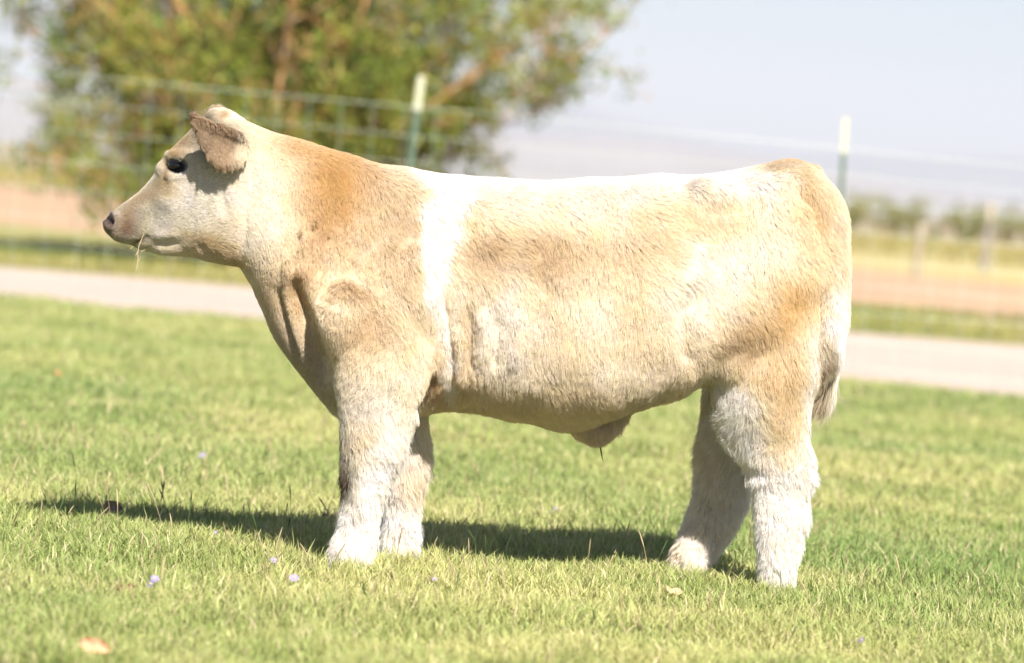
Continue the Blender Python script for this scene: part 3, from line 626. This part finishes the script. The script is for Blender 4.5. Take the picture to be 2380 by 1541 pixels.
# ------------------------------------------------------------------ wire fence
fy = lambda x: 14.55+.02*x
fence = empty('wire_fence', (0, 14.55, 0)); tag(fence, 'see-through welded wire fence on steel posts along the far edge of the lawn', 'fence')
m = NM('galvanised_wire', .45, .5); m.b.inputs['Metallic'].default_value = .3; nz = m.noise(30, 2); m.color(m.ramp(nz.outputs[0], [(.3, (.50, .56, .48)), (.7, (.66, .72, .62))]).outputs[0]); wire = m.m
m = NM('post_green', .6, .3); nz = m.noise(25, 4); m.color(m.ramp(nz.outputs[0], [(.3, (.065, .11, .075)), (.7, (.12, .17, .12))]).outputs[0]); pgreen = m.m
m = NM('post_white', .6, .3); nz = m.noise(25, 4); m.color(m.ramp(nz.outputs[0], [(.3, (.44, .43, .30)), (.7, (.54, .52, .38))]).outputs[0]); pwhite = m.m
wp = []
top = 1.47
for i in range(9):
    z = .03+i*(top-.03)/8; v, f = tube([(x, fy(x)+.004*math.sin(x*2+i), z*(1-.0115*x)+.006*math.sin(x*1.3+i*1.7)) for x in np.linspace(-9, 9, 60)], [.0015 if 0 < i < 8 else .0019]*60, 5); wp.append((v, f))
xs = -9.0
while xs < 9:
    o_ = random.uniform(-.004, .004); wp.append(tube([(xs+o_, fy(xs), .0), (xs-o_, fy(xs)+.003, .7), (xs+o_*.5, fy(xs), top*(1-.0115*xs))], [.0014]*3, 5)); xs += .205
V, F = join(wp); link('wire_mesh', mesh_np('wire_mesh', V, F), wire, fence)
def tpost(x, ztop, lean, wk=1.0):
    y = fy(x)+.035
    def tee(z0, z1, s=1.0):
        bm = bmesh.new(); prof = [(-.022, -.006), (.022, -.006), (.022, -.0), (.004, .0), (.004, .034), (-.004, .034), (-.004, 0), (-.022, 0)]
        a_ = [bm.verts.new((x+px_*s*wk+lean*z0, y+py_*s, z0)) for px_, py_ in prof]; b_ = [bm.verts.new((x+px_*s*wk+lean*z1, y+py_*s, z1)) for px_, py_ in prof]
        for j in range(8): bm.faces.new((a_[j], a_[(j+1) % 8], b_[(j+1) % 8], b_[j]))
        bm.faces.new(a_[::-1]); bm.faces.new(b_)
        z = z0+.05                          # studs along the face
        while z < z1-.03 and s == 1.0:
            bmesh.ops.create_cube(bm, size=1, matrix=Matrix.Translation((x+lean*z, y-.010, z)) @ Matrix.Diagonal((.012, .008, .012, 1))); z += .055
        bmesh.ops.recalc_face_normals(bm, faces=bm.faces); me = bpy.data.meshes.new('p'); bm.to_mesh(me); bm.free(); return me
    po = link('fence_post', tee(0, ztop-.23), pgreen, fence)
    tp = link('white_tip', tee(ztop-.23, ztop, 1.06), pwhite, po)
    tp.matrix_parent_inverse = po.matrix_world.inverted() if False else Matrix.Translation((0, 0, 0))
def fx_at(pxx, pyy): return P(pxx, pyy, 14.6)
a1 = fx_at(980, 176); a2 = fx_at(958, 350); tpost(a2[0]-(a1[0]-a2[0])/(a1[2]-a2[2])*a2[2], a1[2], (a1[0]-a2[0])/(a1[2]-a2[2]))
a1 = fx_at(1966, 274); a2 = fx_at(1951, 500); tpost(a2[0]-(a1[0]-a2[0])/(a1[2]-a2[2])*a2[2], a1[2], (a1[0]-a2[0])/(a1[2]-a2[2]), .72)
for x in (-3.55, -6.4, 5.2, 8.0): tpost(x, 1.68, random.uniform(-.02, .02))

# distant posts beyond the dirt
m = NM('weathered_wood', .9, .2); nz = m.noise(6, 4); m.color(m.ramp(nz.outputs[0], [(.3, (.20, .18, .17)), (.7, (.34, .30, .28))]).outputs[0]); wood = m.m
m = NM('pale_metal', .6, .3); nz = m.noise(6, 3); m.color(m.ramp(nz.outputs[0], [(.3, (.30, .26, .19)), (.7, (.36, .31, .24))]).outputs[0]); palem = m.m
def far_post(pxx, ytop, ybot, Y, r, mats, label):
    t_, b_ = P(pxx, ytop, Y), P(pxx-6, ybot, Y); b_[2] = 0; root = empty('distant_post', tuple(b_)); tag(root, label, 'post')
    h_ = t_[2]
    v, f = tube([(b_[0], Y, -.05), (b_[0], Y, h_*.5), (b_[0]+.02, Y, h_*.78)], [r, r*.96, r*.93], 12); link('post_shaft', mesh_np('s', v, [f]), mats[0], root, True)
    v, f = tube([(b_[0]+.02, Y, h_*.75), (b_[0]+.02, Y, h_*.97), (b_[0]+.02, Y, h_), (b_[0]+.02, Y, h_+.001)], [r*1.25, r*1.25, r*.8, .001], 12); link('post_cap', mesh_np('c', v, [f]), mats[1], root, True)
far_post(2132, 520, 672, 50, .06, (palem, palem), 'thick pale post far off in the yellow field, right of the calf')
far_post(2292, 470, 640, 66, .075, (wood, palem), 'dark distant post with a pale top near the right edge')

# ------------------------------------------------------------------ shrub-like tree
m = NM('bark_orange', .9, .15); nz = m.noise(5, 5); m.color(m.ramp(nz.outputs[0], [(.3, (.30, .16, .07)), (.5, (.50, .28, .12)), (.7, (.50, .38, .30))]).outputs[0]); bark = m.m
lmat = tint_mat('tree_leaf', .55, .3, trans=.35)
def make_tree(name, base, H, stems, nleaf, palette, label, lw=.055, spread=1.0, group=None):
    root = empty(name, tuple(base)); tag(root, label, 'tree' if H > 2.2 else 'bush', group)
    base = np.array(base, float); tr_, br_, tips = [], [], []
    for (tx, ty, tz) in stems:
        s = base+np.array([rng.normal(0, .22*min(spread, 1)*(1 if H > 4 else .3)), rng.normal(0, .22*min(spread, 1)*(1 if H > 4 else .3)), -.05]); e = base+np.array([tx, ty, tz]); m1 = s*.55+e*.45+np.array([-tx*.12, 0, tz*.10])+rng.normal(0, .08, 3)
        ts = np.linspace(0, 1, 9); pts = [(1-t)**2*s+2*t*(1-t)*m1+t*t*e+rng.normal(0, .025, 3)*t for t in ts]; L = np.linalg.norm(e-s); r0 = .012+.0075*L
        tr_.append(tube(pts, [r0*(1-.8*t) for t in ts], 7))
        for i in range(2, 9):
            for _ in range(5):
                p = np.array(pts[i]); dirv = (e-s)/L*.7+rng.normal(0, .55, 3)+np.array([0, 0, .15]); dirv /= np.linalg.norm(dirv); l = rng.uniform(.25, .7)*(H/4.5)
                q = p+dirv*l; q2 = p+dirv*l*.5+rng.normal(0, .04, 3)
                if q[2] < base[2]+.12: continue
                br_.append(tube([p, q2, q], [.011, .007, .003], 4)); tips.append((q2, .5)); tips.append((q, 1)); tips.append((q+dirv*.12, .8))
    V, F = join(tr_); link('trunk', mesh_np('trunk', V, F), bark, root, True)
    if H > 4: V, F = join(br_); link('branches', mesh_np('branches', V, F), bark, root)
    P_ = np.array([t[0] for t in tips]); ct = rng.random(len(P_)); keep = nnoise(P_, .45, 61) > .34; P_ = P_[keep]; ct = ct[keep]
    k_ = rng.integers(0, len(P_), nleaf); c = P_[k_]+rng.normal(0, .085, (nleaf, 3))*(H/4.5); c[:, 2] = np.maximum(c[:, 2], base[2]+.05)
    a_ = rng.normal(0, 1, (nleaf, 3)); a_ /= np.linalg.norm(a_, axis=1)[:, None]; b_ = np.cross(a_, rng.normal(0, 1, (nleaf, 3))); b_ /= np.linalg.norm(b_, axis=1)[:, None]
    l = rng.uniform(.6, 1.25, (nleaf, 1))*lw
    Vv = np.stack([c-a_*l, c+b_*l*.32, c+a_*l, c-b_*l*.32], 1).reshape(-1, 3); Q = np.arange(nleaf)[:, None]*4+np.array([[0, 1, 2, 3]])
    pal = np.array(palette); pi = np.clip((ct[k_]*.75+rng.random(nleaf)*.35)*len(pal), 0, len(pal)-1).astype(int); tint = pal[pi]*rng.uniform(.75, 1.25, (nleaf, 1))
    link('crown', mesh_np('crown', Vv, [Q], np.repeat(tint, 4, 0)), lmat, root)
    return root
PAL = [(.07, .115, .030), (.12, .18, .035), (.20, .26, .040), (.29, .32, .05), (.40, .38, .08), (.20, .26, .07), (.42, .25, .10)]
tb = P(640, 600, 26.2); tb[2] = 0
stems = []
for tx, tz in [(-2.5, 2.1), (-2.35, 2.9), (-1.95, 1.6), (-1.8, 3.6), (-1.5, 2.6), (-1.2, 1.3), (-1.05, 4.1), (-.7, 3.2), (-.4, 4.5), (-.2, 2.2), (.1, 3.7), (.45, 4.4), (.6, 2.6), (.95, 3.7), (1.15, 1.7), (1.35, 4.2), (1.55, 2.6), (1.75, 1.5), (2.0, 3.5), (2.3, 2.35), (2.6, 3.0), (2.95, 2.55), (2.35, 1.75), (3.1, 3.3), (-2.0, .9), (-1.2, .6), (-1.6, 2.2)]+[(rng.uniform(-2.3, 2.0), rng.uniform(1.8, 4.3)) for _ in range(26)]:
    stems.append((tx, rng.uniform(-1.3, 1.0), tz))
make_tree('multi_stem_tree', tb, 4.5, stems, 95000, PAL, 'wide multi-stemmed tree with orange bark and olive leaves behind the fence, above the calf', .05)

# far hedge of bushes on the horizon: every bush its own object
GP = [(.22, .25, .10), (.28, .30, .12), (.34, .34, .14), (.38, .36, .16)]  # paled leaf tones: some of the distance haze is put into the colour
def bush(x, y, H, W, label):
    st = [(rng.uniform(-W, W)*.5, rng.uniform(-.6, .6)*W*.5, H*rng.uniform(.55, .95)) for _ in range(8)]
    make_tree('field_bush', (x, y, 0), H, st, 2600, GP, label, .05*H, spread=W, group='bushes along the far field')
for i in range(13):
    bush(6.5+i*1.45+rng.normal(0, .25), 145+rng.uniform(-4, 8), rng.uniform(1.25, 1.75), 3.4, 'low green bush in the hedge line far off at the right, below the hills')
for bx, by, H_, W_, lb in [(-17.6, 140, 3.2, 4, 'tall green bush at the far left edge beyond the dirt field'), (-14.6, 142, 2.3, 4, 'second far green bush from the left edge'), (-11.8, 146, 2.6, 4, 'far green bush half behind the left of the tree')]: bush(bx, by, H_, W_, lb)


# ------------------------------------------------------------------ small things on the lawn
def G(x, y, z=0.0):
    k = 36/LENS/IW; d = CF+(x-IW/2)*k*CR-(y-IH/2)*k*CU; t = (z-CAM_H)/d[2]; return d*t+np.array([0, -CAM_D, CAM_H])
def leaf(x, y, z, size, tilt, colr, curl, label, rot=0):
    nx, ny = 9, 7; V = []; F = []
    for side in (0, 1):
        for i in range(nx):
            u_ = i/(nx-1)*2-1
            for j in range(ny):
                v_ = j/(ny-1)*2-1; wv = .42*math.sqrt(max(0, 1-abs(u_)**2.2))*(1+.1*math.sin(u_*9))
                V.append((u_*size, v_*wv*size, curl*size*(v_*v_*.6+u_*u_*.5)*.8+.004*math.sin(u_*7+v_*4)-.0006*side))
    for s in (0, 1):
        for i in range(nx-1):
            for j in range(ny-1):
                q = (s*nx*ny+i*ny+j, s*nx*ny+(i+1)*ny+j, s*nx*ny+(i+1)*ny+j+1, s*nx*ny+i*ny+j+1); F.append(q if s == 0 else q[::-1])
    M = Matrix.Rotation(rot, 3, 'Z') @ Matrix.Rotation(tilt[0], 3, 'X') @ Matrix.Rotation(tilt[1], 3, 'Y')
    V = np.array([M @ Vector(v) for v in V]); c = G(x, y, z); V += c
    m = NM('dead_leaf', .8, .2); nz = m.noise(90, 4); m.color(m.ramp(nz.outputs[0], [(.3, tuple(k_*.7 for k_ in colr)), (.7, colr)]).outputs[0])
    o = link('fallen_leaf', mesh_np('l', V, [np.array(F)]), m.m, smooth=True); tag(o, label, 'leaf', 'dry leaves on the lawn'); return o
leaf(258, 1176, .060, .034, (1.35, .5), (.26, .19, .17), .5, "grey-brown curled dry leaf standing in the shadow of the calf's head", .3)
leaf(216, 1500, .045, .034, (1.3, .9), (.72, .40, .24), .4, 'pale orange dry leaf near the bottom left corner', -.5)
leaf(292, 1368, .035, .022, (.9, -.3), (.20, .13, .07), .4, 'small dark brown dry leaf lying left of the front legs', .6)
leaf(1556, 1382, .035, .032, (.6, .2), (.62, .46, .28), .8, 'tan crumpled dry leaf below the far hind foot', .5)
leaf(754, 1198, .045, .011, (1.2, .2), (.60, .36, .24), .6, 'tiny reddish dry leaf just left of the near front leg', .5)
leaf(133, 868, .05, .02, (1.0, .2), (.50, .24, .12), .5, 'rust coloured blurred leaf far back on the lawn at left', .5)
m = NM('petal', .7, .2); m.color((.27, .23, .40)); petal = m.m
m = NM('flower_center', .7, .2); m.color((.62, .48, .12)); fcent = m.m
m = NM('flower_stem', .7, .2); m.color((.10, .17, .04)); fstem = m.m
def flower(x, y, z, r, label):
    c = Vector(G(x, y, z)); root = empty('aster', (c.x, c.y, 0)); tag(root, label, 'flower', 'small lilac flowers in the lawn')
    v, f = tube([(c.x, c.y, 0), (c.x+.002, c.y, z*.5), (c.x, c.y, z)], [.0008]*3, 5); link('stem', mesh_np('s', v, [f]), fstem, root)
    Q = Vector((rng.normal(0, .5), -.7, .8)).normalized().to_track_quat('Z', 'Y').to_matrix(); V = []; F = []
    for k_ in range(13):
        a_ = k_*2*math.pi/13; ca, sa = math.cos(a_), math.sin(a_); b0 = len(V)
        for (u_, w_, zz) in ((.2, .06, 0), (.7, .15, .10), (1, .05, .05), (1, -.05, .05), (.7, -.15, .10), (.2, -.06, 0)): V.append(c+Q @ Vector((ca*u_*r-sa*w_*r, sa*u_*r+ca*w_*r, zz*r)))
        F.append([b0+i for i in range(6)])
    link('petals', mesh_np('p', np.array(V), [np.array(F)]), petal, root); sphere('flower_head', c+Q @ Vector((0, 0, .001)), r*.28, r*.28, r*.2, fcent, root, 10)
for fl in [(350, 1357, .05, .011, 'lower lilac flower of the touching pair in front of the calf'), (360, 1345, .055, .010, 'upper lilac flower of the touching pair in front of the calf'), (683, 1343, .05, .011, "lilac flower in the lawn just below and left of the near front foot"), (637, 1302, .05, .009, "lilac flower left of the near front foot, nearest the shadow"),
           (470, 1058, .06, .012, "blurred lilac flower in the lawn below the calf's brisket"), (1290, 1182, .05, .006, "tiny pale flower in the shadow under the belly"), (500, 1238, .05, .007, "tiny lilac flower at the edge of the head's shadow"), (2002, 1487, .05, .008, "small lilac flower near the bottom right corner"), (1010, 1346, .05, .006, "tiny lilac flower in front of the front feet")]: flower(fl[0], fl[1], fl[2], fl[3]*1.15, fl[4])

# ------------------------------------------------------------------ haze: real air round the whole scene
hz = bpy.data.meshes.new('haze'); bm = bmesh.new(); bmesh.ops.create_cube(bm, size=1, matrix=Matrix.Translation((0, 8000, 210)) @ Matrix.Diagonal((30000, 17000, 440, 1))); bm.to_mesh(hz); bm.free()
ho = bpy.data.objects.new('haze', hz); col.objects.link(ho); tag(ho, kind='stuff')
m = bpy.data.materials.new('haze_air'); m.use_nodes = True; t_ = m.node_tree; t_.nodes.remove(t_.nodes['Principled BSDF'])
pv = t_.nodes.new('ShaderNodeVolumePrincipled'); pv.inputs['Color'].default_value = (.90, .92, 1, 1); pv.inputs['Density'].default_value = .00013; pv.inputs['Anisotropy'].default_value = 0
t_.links.new(pv.outputs[0], t_.nodes['Material Output'].inputs['Volume']); hz.materials.append(m); m.cycles.homogeneous_volume = True
